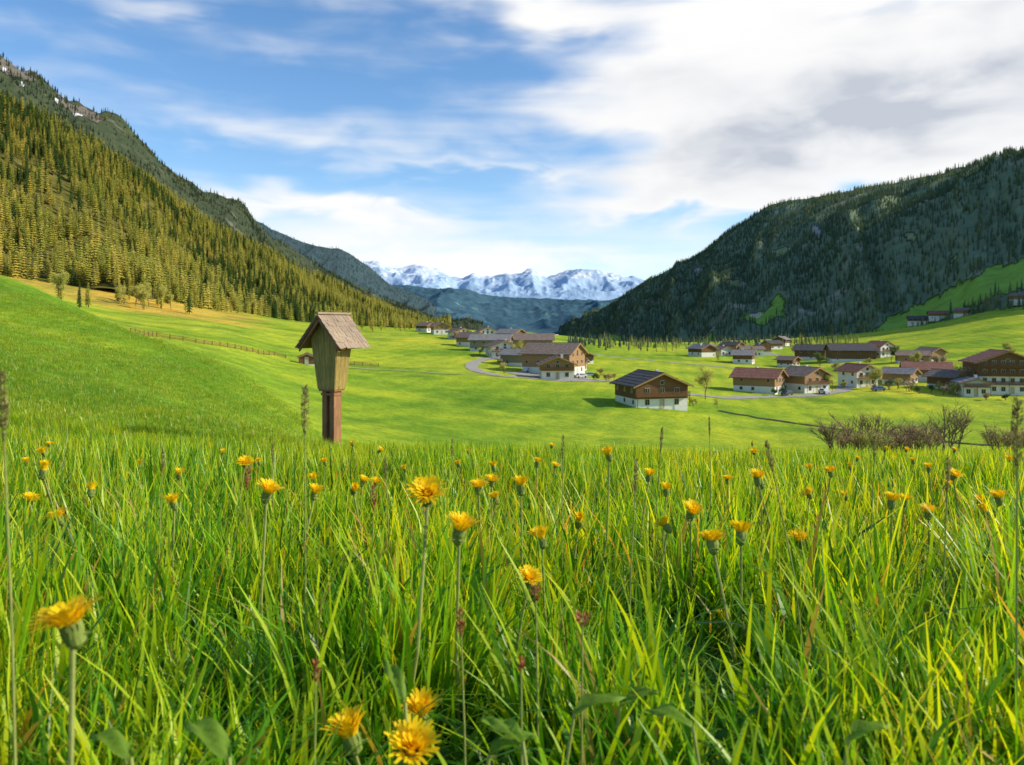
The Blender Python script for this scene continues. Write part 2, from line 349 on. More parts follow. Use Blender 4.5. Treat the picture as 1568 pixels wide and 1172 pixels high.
V6,md6=loft('distant_hill',[(560,470,5200),(620,462,5200),(680,478,5300),(740,492,5400),(800,504,5400),(860,506,5200),(900,488,5000),(960,470,5000)],
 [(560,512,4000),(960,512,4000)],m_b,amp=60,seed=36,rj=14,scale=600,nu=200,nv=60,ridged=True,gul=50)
def snow_mat():
    m,nt=newmat('hazy_snowy_rock'); geo=N(nt,'ShaderNodeNewGeometry'); pos=geo.outputs['Position']
    sp=N(nt,'ShaderNodeSeparateXYZ'); nt.links.new(pos,sp.inputs[0])
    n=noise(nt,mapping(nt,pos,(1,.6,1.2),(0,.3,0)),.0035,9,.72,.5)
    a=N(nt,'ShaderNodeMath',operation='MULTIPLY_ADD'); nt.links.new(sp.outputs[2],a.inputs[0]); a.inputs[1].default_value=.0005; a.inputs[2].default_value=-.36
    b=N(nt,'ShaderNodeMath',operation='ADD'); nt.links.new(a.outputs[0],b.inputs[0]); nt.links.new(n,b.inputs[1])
    c=ramp(nt,b.outputs[0],[(.36,(.32,.46,.62)),(.54,(.40,.53,.68)),(.60,(.66,.72,.80)),(.8,(.74,.78,.83))])  # pale blue rock and muted snow: haze painted into the colours
    finish(nt,c,.95,.02,n,.4,40); return m
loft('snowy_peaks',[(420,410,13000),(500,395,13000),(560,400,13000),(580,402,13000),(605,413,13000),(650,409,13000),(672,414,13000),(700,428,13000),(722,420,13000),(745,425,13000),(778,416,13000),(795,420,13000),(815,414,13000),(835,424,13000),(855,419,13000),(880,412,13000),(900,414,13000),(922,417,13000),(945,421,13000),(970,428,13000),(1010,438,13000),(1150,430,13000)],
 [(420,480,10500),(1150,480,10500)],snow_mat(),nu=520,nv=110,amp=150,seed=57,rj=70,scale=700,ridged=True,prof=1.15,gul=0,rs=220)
# ------------------------------------------------------------ conifers
def conifer(seed,mat,r=.17,layers=13,jag=.3,drop=.09,start=.07,nb=7,pw=.8):
    rd=random.Random(seed); g=G()
    g.tube([(0,0,-.05),(0,0,.5),(0,0,.98)],[.014,.009,.001],5,1)
    for i in range(layers):
        t=start+(.97-start)*(i/layers)**.92; R=r*(1-t)**pw*(1.1-.3*rd.random())
        if i==0:R*=.7
        ph=rd.random()*6.28; ap=(rd.uniform(-.01,.01),rd.uniform(-.01,.01),min(1,t+drop*(.6+.8*(1-t))))
        vs=[ap]; n=nb*2
        for k in range(n):
            a=ph+6.283*(k+rd.uniform(-.25,.25))/n
            rr=R*(1-jag*rd.random()) if k%2==0 else R*rd.uniform(.35,.6)
            zz=t-(.02+.02*rd.random())*(1-t)*(1 if k%2==0 else -.6)
            vs.append((rr*math.cos(a),rr*math.sin(a),zz))
        g.add(vs,[(0,1+k,1+(k+1)%n) for k in range(n)],0)
    return g.obj('conifer',[mat,M['bark']],link=False)
def folmat(name,cols,trans=.0):
    m,nt=newmat(name); oi=N(nt,'ShaderNodeObjectInfo')
    c=ramp(nt,oi.outputs['Random'],[(i/(len(cols)-1),q) for i,q in enumerate(cols)])
    g=N(nt,'ShaderNodeTexCoord').outputs['Object']; n=noise(nt,g,9,3,.7)
    c=mixc(nt,1.0,c,ramp(nt,n,[(.35,(.6,.6,.6)),(.65,(1.35,1.35,1.3))]),'MULTIPLY')
    finish(nt,c,.95,.05,trans=trans); return m
M['bark']=plain('bark',(.10,.07,.045),.9,.3,8)
def tint(c,t,h): return tuple(a*(1-t)+b*t for a,b in zip(c,h))  # paints aerial haze into foliage: colour mixed toward haze colour h by t
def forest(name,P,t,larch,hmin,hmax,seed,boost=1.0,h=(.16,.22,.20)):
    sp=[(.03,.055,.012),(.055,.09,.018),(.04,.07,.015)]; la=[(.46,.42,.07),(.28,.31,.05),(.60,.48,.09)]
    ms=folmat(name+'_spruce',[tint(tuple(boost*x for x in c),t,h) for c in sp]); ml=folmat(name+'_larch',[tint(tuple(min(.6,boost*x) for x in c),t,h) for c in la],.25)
    pr=[conifer(seed+1,ms,.17,12),conifer(seed+2,ms,.20,11),conifer(seed+3,ms,.15,13),conifer(seed+4,ml,.22,11,.45,.05,.12,7,.6),conifer(seed+5,ml,.19,12,.5,.05,.12,7,.62)]
    n=len(P); H=hmin+(hmax-hmin)*rng.random(n)**1.2
    lv=fbm(P[:,0]/140,P[:,1]/140,3,seed)*.9
    isl=rng.random(n)<np.clip(larch+lv,0.02,.97)
    idx=np.where(isl,rng.integers(3,5,n),rng.integers(0,3,n))
    wd=H*(.95+.5*rng.random(n))
    Sc=np.stack([wd,wd,H],1); R=np.stack([np.zeros(n),np.zeros(n),rng.random(n)*6.28],1)
    scatter(name,P,R,Sc,idx,pr)
forest('larch_forest',sample(V1,md1,14000,88,.75,2),0,.66,10,23,100)
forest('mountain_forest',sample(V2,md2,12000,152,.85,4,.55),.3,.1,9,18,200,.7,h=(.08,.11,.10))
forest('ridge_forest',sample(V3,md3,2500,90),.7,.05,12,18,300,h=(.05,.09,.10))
forest('shaded_forest',sample(V4,md4,24000,138,.45,6),.55,.18,8,14,400,1.3,h=(.15,.215,.14))
pts=[]
for (b,e,n,sb,se) in [(95,462,3,6,4),(130,470,4,5,3),(235,468,8,22,4),(185,465,4,8,4),(300,478,3,20,3),(30,415,12,25,5),(560,502,14,30,2),(610,505,12,30,2),(520,500,8,30,2)]:
    for _ in range(n):
        x,y=hit(b+random.gauss(0,sb),e+random.gauss(0,se),300); pts.append((x,y,hgt(x,y)))
forest('field_edge_trees',np.array(pts),0,.95,8,14,500)
pts=[]
for _ in range(420):
    b=random.uniform(880,1330); x,y=hit(b,random.gauss(532-(b-880)*.015,5),420); y*=random.uniform(1,1.12); pts.append((x,y,hgt(x,y)))
forest('valley_floor_trees',np.array(pts),.3,.3,4,9,600)
# ------------------------------------------------------------ buildings
def house(name,b,e,W,L,Hl,Hu,yaw,roof='roof_b',rise=.42,upper='timber',balc=True,chim=True,D=None,ov=1.1,nwin=3,door=True,lower='plaster'):
    x,y=hit(b,e) if D is None else ((b-784)/F*D,D)
    z=hgt(x,y); E=empty(name,(x,y,z),math.radians(yaw)); T=Hl+Hu; hx=W/2;hy=L/2; rz=hx*rise*1.0
    g=G(); g.box(-hx,hx,-hy,hy,-2.0,Hl); g.obj('lower_walls',[M[lower]],E)
    g=G(); u=.06; ux=hx+u;uy=hy+u
    vs=[(-ux,-uy,Hl),(ux,-uy,Hl),(ux,-uy,T),(0,-uy,T+rz),(-ux,-uy,T)]; vs+=[(a,uy,c) for a,_,c in vs]
    g.add(vs,[(0,1,2,3,4),(9,8,7,6,5),(1,0,5,6),(2,1,6,7),(0,4,9,5)],0)
    g.obj('upper_walls',[M[upper]],E)
    g=G(); th=.22; ex=hx+ov; ez=T-ov*rise; ry=hy+ov; top=T+rz
    for sg in (-1,1):
        vs=[(0,-ry,top+.05),(sg*ex,-ry,ez+.05),(sg*ex,ry,ez+.05),(0,ry,top+.05)]; vs+=[(a,q,c+th) for a,q,c in vs]
        fs=[(0,1,2,3),(7,6,5,4),(0,4,5,1),(1,5,6,2),(2,6,7,3)]
        if sg>0: fs=[f[::-1] for f in fs]
        g.add(vs,fs,0)
        nc=max(3,int(ex/1.2))
        for k in range(nc):
            a0=ex*k/nc; zz=lambda a: top+.05+th-(top-ez)*a/ex
            g.add([(sg*a0,-ry+.02,zz(a0)+.015),(sg*(ex*(k+1)/nc),-ry+.02,zz(ex*(k+1)/nc)+.08),(sg*(ex*(k+1)/nc),ry-.02,zz(ex*(k+1)/nc)+.08),(sg*a0,ry-.02,zz(a0)+.015)],[(0,1,2,3) if sg>0 else (3,2,1,0)],0)
    g.box(-.15,.15,-ry-.03,ry+.03,top+th,top+th+.14)
    g.obj('roof',[M[roof]],E)
    g=G()
    for sg in (-1,1):
        for yy in (-ry-.06,ry+.01):
            g.add([(0,yy,top-.15),(sg*ex,yy,ez-.15),(sg*ex,yy,ez+th+.02),(0,yy,top+th+.02),(0,yy+.05,top-.15),(sg*ex,yy+.05,ez-.15),(sg*ex,yy+.05,ez+th+.02),(0,yy+.05,top+th+.02)],[(0,1,2,3),(7,6,5,4),(0,4,5,1),(3,2,6,7)],0)
    g.obj('barge_boards',[M['timber_l']],E)
    g=G(); st=2.6; ns=max(1,int(round(T/st))); rdh=random.Random(int(b*7+e))
    for k in range(ns):
        zc=k*st+1.45
        if zc+.6>T+rz*.3: continue
        out=.09 if zc>Hl-.5 else .0
        for i in range(nwin):
            xx=-hx+W*(i+.75)/(nwin+.5)
            if k==0 and door and i==nwin//2: 
                g.box(xx-.55,xx+.55,-hy-.06-out,-hy+.05,0,2.1,0); continue
            for (ww,hh,o,m) in ((.6,.7,.05,0),(.5,.6,.075,1)):
                g.box(xx-ww,xx+ww,-hy-o-out,-hy+.05,zc-hh,zc+hh,m)
            g.box(xx-.03,xx+.03,-hy-.1-out,-hy-.07-out,zc-.6,zc+.6,0)
        nl=max(2,int(L/4.2))
        for i in range(nl):
            if rdh.random()<.3: continue
            yy=-hy+L*(i+.5+rdh.uniform(-.15,.15))/nl
            for sg in (-1,1):
                for (ww,hh,o,m) in ((.5,.55,.05,0),(.4,.45,.075,1)):
                    x0,x1=sorted((sg*(hx-.05),sg*(hx+o+out))); g.box(x0,x1,yy-ww,yy+ww,zc-hh,zc+hh,m)
    if rz>1.6:
        g.box(-.5,.5,-hy-.13,-hy,T+.1,T+1.1,0); g.box(-.4,.4,-hy-.16,-hy-.05,T+.2,T+1.0,1)
    g.obj('windows_and_door',[M['frame'],M['glass']],E)
    if balc:
        g=G()
        for k in range(1,ns):
            zb=k*st+.25; g.box(-hx-.2,hx+.2,-hy-1.15,-hy-.07,zb-.12,zb,0)
            g.box(-hx-.2,hx+.2,-hy-1.18,-hy-1.1,zb+.9,zb+1.0,0); 
            q=-hx-.15
            while q<hx+.1: g.box(q,q+.13,-hy-1.15,-hy-1.11,zb,zb+.9,0); q+=.22
            for q in (-hx-.1,0,hx+.02): g.box(q-.06,q+.06,-hy-1.14,-hy-1.02,zb-2.5,zb-.12,0)
        g.obj('balcony',[M['timber']],E)
    if chim:
        g=G(); cx=hx*.35; cy=hy*.2; zt=top-.35*hx*rise
        g.box(cx-.35,cx+.35,cy-.35,cy+.35,zt-.6,zt+1.3); g.box(cx-.45,cx+.45,cy-.45,cy+.45,zt+1.3,zt+1.42)
        g.obj('chimney',[M['plaster']],E)
    return E
H=house
H('alpine_chalet',996,622,12.8,13,2.2,3.1,14,'roof_d',.42)
H('farmhouse',848,572,14,17,2.4,4.6,64,'roof_b',.45,'timber_l',balc=False)
H('farmhouse',852,580,10,8,2.6,2.1,2,'roof_b',.42,'timber_l')
H('barn',797,560,9,12,1.2,3.0,60,'roof_g',.38,'timber_g',balc=False,chim=False)
H('farmhouse',768,548,11,14,3.0,1.8,12,'roof_b',.40,'plaster')
H('barn',752,538,12,17,1.4,3.8,82,'roof_g',.36,'timber_g',balc=False,chim=False)
H('farmhouse',722,531,10,11,2.2,2.4,50,'roof_b',.44,'timber_l',balc=False)
H('barn',816,540,13,18,1.5,4.4,88,'roof_b',.40,'timber_l',balc=False)
H('farmhouse',782,526,11,12,2,3.6,58,'roof_g',.4,'timber',balc=False)
H('farmhouse',744,520,9,10,2.4,2.6,14,'roof_b',.46,'plaster',balc=False)
H('farmhouse',703,520,9,11,2.6,1.8,30,'roof_b',.4,'plaster',balc=False)
H('mountain_house',674,512,10,12,2.6,2.4,15,'roof_g',.44,'timber_l',balc=False)
H('mountain_house',653,509,9,10,2.4,2,50,'roof_b',.42,'timber',balc=False)
H('barn',893,556,6,7,1,2,20,'roof_d',.4,balc=False,chim=False)
H('barn',822,556,8,9,1,2.6,20,'roof_b',.4,'timber',balc=False,chim=False)
H('wood_shed',882,566,5,7,.3,2.4,70,'roof_d',.35,'timber',balc=False,chim=False,nwin=2)
H('alpine_house',1162,601,9.5,13,2.2,2.8,54,'roof_r',.48,'timber_l',balc=False)
H('alpine_chalet',1232,600,11,10,2.8,2.6,28,'roof_b',.42,'timber_l')
H('alpine_house',1313,591,8.5,9,4.0,1.2,18,'roof_r',.46,'plaster')
H('alpine_house',1418,584,10,14,2.2,2.0,68,'roof_r',.42,'timber_l',balc=False)
H('barn',1378,588,7,9,1.2,2.4,45,'roof_g',.42,'timber_l',balc=False,chim=False)
H('alpine_hotel',1530,601,16,15,5.2,4.2,-14,'roof_r',.40,'timber',nwin=6)
H('hotel_annex',1488,606,7,8,2.8,1.2,-14,'roof_g',.3,'plaster',nwin=3)
H('barn',1452,594,8,9,1.2,2.6,30,'roof_b',.42,'timber',balc=False,chim=False)
H('barn',1243,551,12,15,1.4,3.6,60,'roof_d',.42,balc=False,chim=False)
H('barn',1302,553,14,20,1.2,4.2,80,'roof_d',.42,'timber',balc=False,chim=False)
H('alpine_house',1347,547,9,9,4.2,1.2,24,'roof_r',.46,'plaster')
H('barn',1396,555,8,12,.6,2.6,72,'roof_b',.4,'timber_l',balc=False,chim=False)
H('barn',1207,562,6,8,1.4,2.0,40,'roof_b',.42,balc=False,chim=False)
H('farmhouse',1424,552,8,9,1.6,2.2,20,'roof_b',.42,'timber_l',balc=False,chim=False)
for i,(b,e) in enumerate([(1106,545),(1121,540),(1139,557),(1150,546),(1183,535),(1197,530),(1090,541),(1166,543),(1075,546)]):
    H('village_house',b,e,7+i%3*1.3,8+(i*3)%5,1.4+.4*(i%3),2.2+.5*(i%2),20+i*23,['roof_b','roof_d','roof_g'][i%3],.42,['plaster','timber_l','timber'][i%3],balc=False)
def on(V,b,e):
    Vf=V.reshape(-1,3); bb=784+F*Vf[:,0]/Vf[:,1]; ee=500-F*Vf[:,2]/Vf[:,1]; k=np.argmin((bb-b)**2+(ee-e)**2); return Vf[k]
def house_on(name,V,b,e,*a,**k):
    p=on(V,b,e); E=H(name,b,e,*a,D=p[1],**k); E.location=(p[0],p[1],p[2]+.6)
house_on('mountain_farm',V4,1436,490,12,16,3,2.4,70,'roof_r',.42,'timber_l',balc=False)
house_on('mountain_farm',V4,1405,496,12,16,3,2.4,70,'roof_d',.42,'timber',balc=False)
house_on('mountain_farm',V4,1546,430,11,12,5,2,20,'roof_d',.42,'plaster',balc=False)
house_on('mountain_farm',V4,1442,446,9,11,3.0,2,40,'roof_d',.42,'timber_l',balc=False)
house_on('mountain_farm',V4,1475,484,10,12,2,3,40,'roof_b',.42,'timber_l',balc=False)
house_on('mountain_farm',V4,1562,466,10,12,3,3,30,'roof_b',.42,'timber_l',balc=False)
house_on('mountain_farm',V4,1158,486,12,16,3,2.4,20,'roof_d',.42,'plaster',balc=False)
H('hay_hut',470,558,4.2,4.2,.1,2.0,12,'roof_d',.42,'timber',balc=False,chim=False,ov=.5,nwin=1)
# ------------------------------------------------------------ parked cars
def car(b,e,yaw,col):
    x,y=hit(b,e); E=empty('parked_car',(x,y,hgt(x,y)+.15),math.radians(yaw)); m=plain('car_paint',col,.3,.05,2,spec=.5,bstr=0); k=plain('tyre_rubber',(.02,.02,.02),.9,.1,4)
    pr=[(-2.1,.3),(-2.1,.75),(-1.95,.95),(-1.3,1.0),(-.9,1.42),(.9,1.46),(1.75,1.0),(2.05,.9),(2.1,.3)]; g=G(); n=len(pr)
    w=lambda z:.84 if z<1.1 else .68
    g.add([(a,-w(c),c) for a,c in pr]+[(a,w(c),c) for a,c in pr],[tuple(range(n)),tuple(range(2*n-1,n-1,-1))]+[(i,i+n,(i+1)%n+n,(i+1)%n) for i in range(n)]); g.obj('body',[m],E)
    g=G()
    for sg in (-1,1): 
        vs=[(-1.0,sg*.845,1.03),(1.4,sg*.845,1.03),(.85,sg*.70,1.40),(-.8,sg*.70,1.38)]; g.add(vs,[(0,1,2,3)])
    g.add([(1.05,-.62,1.43),(1.05,.62,1.43),(1.72,.74,1.06),(1.72,-.74,1.06)],[(0,1,2,3)]); g.obj('windows',[M['glass']],E)
    g=G()
    for a in (-1.35,1.35):
        for sg in (-1,1): g.tube([(a,sg*.70,.33),(a,sg*.87,.33)],[.33,.33],14); g.add([(a+.33*math.cos(q*.449),sg*.87,.33+.33*math.sin(q*.449)) for q in range(14)],[tuple(range(14))])
    g.obj('wheels',[k],E)
car(902,578,15,(.15,.3,.28)); car(889,580,30,(.5,.5,.5)); car(806,571,70,(.6,.6,.6)); car(1205,607,40,(.06,.07,.09)); car(1262,604,100,(.6,.6,.6)); car(1345,600,10,(.1,.15,.3))
# ------------------------------------------------------------ field fence
def fence(name,pts,step=2.6,h=1.15):
    g=G(); prev=None
    for (x0,y0),(x1,y1) in zip(pts[:-1],pts[1:]):
        n=max(1,int(math.hypot(x1-x0,y1-y0)/step))
        for k in range(n):
            x=x0+(x1-x0)*k/n;y=y0+(y1-y0)*k/n;z=hgt(x,y); hh=h+random.uniform(-.1,.15)
            g.box(x-.08,x+.08,y-.08,y+.08,z-.3,z+hh)
            if prev:
                for r in (.3,.6,.95): g.tube([(prev[0],prev[1],prev[2]+r),(x,y,z+r+random.uniform(-.04,.04))],[.10,.10],4)
            prev=(x,y,z)
    g.obj(name,[M['timber']])
fence('wooden_fence',[hit(*p) for p in [(200,510),(240,517),(300,526),(360,535),(420,545),(455,552)]])
fence('wooden_fence',[hit(*p) for p in [(483,557),(530,559),(592,562)]])
# ------------------------------------------------------------ bare trees and shrubs
def branchy(seed,h,spread=.45,levels=4,nch=4,stems=1,leaf=.05,nl=260):
    rd=random.Random(seed); g=G(); tips=[]
    def br(p,d,l,r,lv):
        q=p+d*l*.5+Vector((rd.gauss(0,.05),rd.gauss(0,.05),.02))*l; e=p+d*l+Vector((rd.gauss(0,.08),rd.gauss(0,.08),.05))*l
        g.tube([p,q,e],[r,r*.8,r*.55],4,0)
        if lv==0: tips.append(e); tips.append(q); return
        for i in range(nch):
            f=rd.uniform(.35,1); s=p+(e-p)*f; nd=(d+Vector((rd.gauss(0,spread),rd.gauss(0,spread),rd.uniform(-.1,.5)*spread*1.5))).normalized(); br(s,nd,l*rd.uniform(.5,.75),r*.55,lv-1)
    for s in range(stems):
        d=Vector((rd.gauss(0,.3 if stems>1 else .04),rd.gauss(0,.3 if stems>1 else .04),1)).normalized()
        br(Vector((rd.gauss(0,.06),rd.gauss(0,.06),0))*h*(stems>1),d,h*.42,h*.016,levels)
    for _ in range(nl):
        t=rd.choice(tips)+Vector((rd.gauss(0,1),rd.gauss(0,1),rd.gauss(0,1)))*h*.035; a=Vector((rd.gauss(0,1),rd.gauss(0,1),rd.gauss(0,1))).normalized()*leaf; b2=a.orthogonal().normalized()*leaf*.7
        g.add([t,t+a+b2,t+a*2,t+a-b2],[(0,1,2,3)],1)
    return g
M['twig']=plain('twig',(.22,.15,.10),.9,.3,5); M['bud']=plain('spring_buds',(.48,.46,.10),.9,.3,5,trans=.3); M['budr']=plain('reddish_buds',(.40,.28,.13),.9,.3,5,trans=.2); M['dleaf']=plain('dark_shrub_leaf',(.10,.16,.035),.8,.3,5,trans=.2)
def plantat(name,b,e,h,seed,mat='bud',stems=1,dmin=85,nl=500,leaf=.07,D=None,**k):
    x,y=hit(b,e,dmin) if D is None else ((b-784)/F*D,D); o=branchy(seed,h,stems=stems,nl=nl,leaf=leaf,**k).obj(name,[M['twig'],M[mat]]); o.location=(x,y,hgt(x,y)-.05)
plantat('bare_tree',1080,612,9.5,3,spread=.45,levels=5,nl=4500,leaf=.11)
plantat('bare_tree',1098,628,3,5)
for i,(b,e,h) in enumerate([(1340,596,8),(1478,602,8),(1290,552,9),(792,553,8),(1150,556,8),(1256,565,8),(1405,566,8),(872,552,7),(1225,546,9),(1550,560,9),(700,528,8),(1505,602,6),(1270,600,6),(1440,568,8),(1365,556,8)]):
    plantat('bare_tree',b,e,h,200+i,['bud','budr','dleaf'][i%3],spread=.5,levels=4,nl=2400,leaf=.15)
for i,(b,e,h) in enumerate([(208,470,11),(228,471,13),(246,473,12),(262,475,10),(92,464,12),(182,466,10),(218,474,9)]):
    plantat('budding_tree',b,e,h,260+i,'bud',spread=.5,levels=4,nl=3000,leaf=.22,dmin=300)
for i,(b,h,D,m) in enumerate([(1275,6.4,118,'budr'),(1290,4.2,116,'budr'),(1303,4.6,121,'budr'),(1318,4.8,117,'bud'),(1334,8.4,124,'bud'),(1350,4.6,117,'budr'),(1364,4.8,120,'budr'),(1378,5.0,117,'budr'),(1394,5.8,118,'budr'),(1408,6.2,121,'budr'),(1424,5.4,118,'budr'),(1452,8.6,124,'bud'),(1346,4.6,114,'bud'),(1530,5.4,118,'budr'),(1548,4.8,122,'bud'),(1572,5,119,'budr')]):
    plantat('bare_shrub',b,0,h,20+i,m,stems=6,D=D,nl=1500,leaf=.07,spread=.5,levels=3,nch=4)
for i,(b,e,h) in enumerate([(772,572,4),(930,585,3),(912,583,2.5),(1375,596,4),(1392,600,5),(1360,598,4),(1440,600,3.5),(1455,604,4),(1425,602,3),(1475,604,4),(1280,570,5),(1265,585,4),(1330,560,4),(1215,540,6),(1160,590,3),(1552,545,4),(920,575,3),(1200,604,2.5),(1290,596,3),(1340,600,2.5),(1408,604,3),(1062,622,2.5),(790,556,4),(835,545,5),(735,545,4),(712,530,4),(1140,545,6),(1100,552,5),(1440,575,5),(1470,582,6),(1255,560,5),(1510,614,2.5),(1540,614,2.2),(1462,606,4),(1445,606,3),(1185,606,2.5),(940,582,2.5),(765,560,3)]):
    plantat('garden_shrub',b,e,h,60+i,['bud','budr','dleaf'][i%3],stems=5,nl=800,leaf=.13,spread=.5,levels=3,nch=3)
# ------------------------------------------------------------ wayside shrine
def wood(name,c,sc=14,s=(3,3,.35)):
    m,nt=newmat(name); g=N(nt,'ShaderNodeTexCoord').outputs['Object']; v=mapping(nt,g,s)
    n=noise(nt,v,sc,8,.7,.6); n2=noise(nt,g,3,3)
    col=ramp(nt,n,[(.25,tuple(x*.45 for x in c)),(.5,c),(.75,tuple(min(1,x*1.35) for x in c))])
    col=mixc(nt,1.0,col,ramp(nt,n2,[(.3,(.75,.75,.72)),(.7,(1.15,1.12,1.05))]),'MULTIPLY')
    finish(nt,col,.8,.2,n,.5,.006); return m
M['box_wood']=wood('weathered_larch_boards',(.38,.28,.085)); M['post_wood']=wood('post_wood',(.33,.17,.08)); M['shingle']=wood('roof_shingles',(.38,.29,.21),20,(1,6,6))
sx=(508-784)/F*12.9; sy=12.9; sz=hgt(sx,sy)
E=empty('wayside_shrine',(sx,sy,sz),math.radians(-27))
zb=-1.035-sz
g=G(); g.box(-.12,-.035,-.09,.09,-.4,zb); g.box(.035,.12,-.09,.09,-.4,zb); g.box(-.034,.034,-.03,.05,-.4,zb,0); g.obj('post',[M['post_wood']],E)
g=G(); g.box(-.135,.135,-.105,.105,zb-.07,zb-.03); g.box(-.16,.16,-.125,.125,zb+.001,zb+.03); g.obj('collar',[M['post_wood']],E)
g=G(); z0=zb+.03; z1=-.20-sz; zp=.115-sz; nb=4; wb=.17; wt=.262; db=.14; dt=.20
for sg,dy in ((-1,1),(1,1)):
    for i in range(nb):
        a0=-1+2*i/nb+.012; a1=-1+2*(i+1)/nb-.012
        y0b=sg*db;y0t=sg*dt; th=.03*sg
        zr=lambda a: z1+(zp-z1)*(1-abs(a))
        vs=[]
        for off in (0,-th):
            vs+=[(a0*wb,y0b+off,z0),(a1*wb,y0b+off,z0),(a1*wt,y0t+off,zr(a1)),(a0*wt,y0t+off,zr(a0))]
        g.add(vs,[(0,1,2,3),(7,6,5,4),(0,3,7,4),(1,5,6,2),(3,2,6,7),(0,4,5,1)],0)
for sg in (-1,1):
    for i in range(3):
        a0=-1+2*i/3+.015;a1=-1+2*(i+1)/3-.015; vs=[]
        for off in (0,-.03*sg):
            k=.93
            vs+=[(sg*wb+off+sg*.004,a0*db*k,z0),(sg*wb+off+sg*.004,a1*db*k,z0),(sg*wt+off+sg*.004,a1*dt*k,z1),(sg*wt+off+sg*.004,a0*dt*k,z1)]
        g.add(vs,[(0,1,2,3),(7,6,5,4),(0,3,7,4),(1,5,6,2)],0)
g.box(-wb+.03,wb-.03,-db+.03,db-.03,z0+.01,z0+.05)
g.obj('cabinet',[M['box_wood']],E)
g=G(); yb,yf=.42,-.34; ex=.42; sl=(zp-z1)/wt; tz=zp+.035
def rz_(a): return tz-sl*abs(a)
for sg in (-1,1):
    vs=[(0,yf,rz_(0)),(sg*ex,yf,rz_(ex)),(sg*ex,yb,rz_(ex)),(0,yb,rz_(0))]; vs+=[(a,b_,c_+.028) for a,b_,c_ in vs]
    g.add(vs,[(0,1,2,3),(7,6,5,4),(0,4,5,1),(1,5,6,2),(2,6,7,3)],1)
    rows=6; rd=random.Random(4)
    for r in range(rows):
        a0=ex*r/rows*1.0; a1=ex*(r+1)/rows+.02; q=yf-.015
        while q<yb:
            w=rd.uniform(.06,.11); q1=min(q+w,yb+.015); l=rd.uniform(0,.018); dz=rd.uniform(0,.012)
            A=(sg*a0,rz_(a0)+.030);Bb=(sg*(a1+l),rz_(a1+l)+.044+dz)
            vs=[(A[0],q,A[1]),(Bb[0],q,Bb[1]),(Bb[0],q1-.008,Bb[1]),(A[0],q1-.008,A[1])]
            vs+=[(a,b_,c_+.012) for a,b_,c_ in vs]
            g.add(vs,[(0,1,2,3),(7,6,5,4),(0,4,5,1),(1,5,6,2),(2,6,7,3),(3,7,4,0)],0); q=q1
g.box(-.035,.035,yf-.03,yb+.03,tz+.045,tz+.075)
for sg in (-1,1):
    vs=[(0,yf+.02,rz_(0)-.07),(sg*(ex-.02),yf+.02,rz_(ex)-.045),(sg*(ex-.02),yf+.02,rz_(ex)-.001),(0,yf+.02,rz_(0)-.001)]; vs+=[(a,b_+.035,c_) for a,b_,c_ in vs]
    g.add(vs,[(0,1,2,3),(7,6,5,4),(0,4,5,1)],1)
g.obj('shingle_roof',[M['shingle'],M['post_wood']],E)
# ------------------------------------------------------------ meadow grass
DAND=[(112,968,80),(540,1136,65),(628,1158,70),(645,1102,55),(703,820,48),(655,764,48),(408,760,38),(267,774,32),(66,726,26),(45,770,22),(375,712,20),(933,700,27),(993,732,24),(1020,754,26),(798,750,30),(753,740,20),(760,766,25),(886,803,28),(830,830,36),(1022,809,31),(1092,836,40),(1135,823,37),(1160,736,27),(1225,832,30),(1107,970,34),(808,892,42),(1170,1012,30),(555,740,20),(1365,772,30),(1295,762,17),(1114,737,18),(1385,770,24),(703,712,15),(68,695,16),(575,742,15),(1320,790,16),(200,730,15),(1450,745,16),(1500,770,18),(620,720,14),(850,715,14),(1240,720,14),(480,735,15)]
rdd=random.Random(5)
for _ in range(38):
    D_=rdd.uniform(1.8,6.0); DAND.append((rdd.uniform(20,1550),500+F*(.5+.118*D_-rdd.uniform(.26,.34))/D_,F*.046/D_))
def grass_mat(name,dark,mid,hi,base=(.12,.16,.10)):
    m,nt=newmat(name); a=attr(nt,'shade'); sp=N(nt,'ShaderNodeSeparateColor'); nt.links.new(a.outputs['Color'],sp.inputs[0])
    pos=N(nt,'ShaderNodeNewGeometry').outputs['Position']; nn_=noise(nt,pos,.9,3)
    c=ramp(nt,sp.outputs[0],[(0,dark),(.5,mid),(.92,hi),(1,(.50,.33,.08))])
    height_shade=ramp(nt,sp.outputs[1],[(0,base),(.5,(.8,.84,.8)),(1,(1.45,1.28,1))])  # painted shade of the gaps: blades dark at the root, bright at the tip
    c=mixc(nt,1.0,c,height_shade,'MULTIPLY'); c=mixc(nt,1.0,c,ramp(nt,nn_,[(.35,(.75,.92,1)),(.65,(1.25,1.06,1))]),'MULTIPLY')
    tc=mixc(nt,1.0,c,(1.55,1.3,.35),'MULTIPLY')
    finish(nt,c,.38,.4,trans=.5,transcol=tc); return m
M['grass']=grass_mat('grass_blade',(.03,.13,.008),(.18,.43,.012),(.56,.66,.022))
M['turf']=grass_mat('short_turf_blade',(.15,.32,.02),(.28,.45,.025),(.50,.58,.04),(.6,.65,.55))
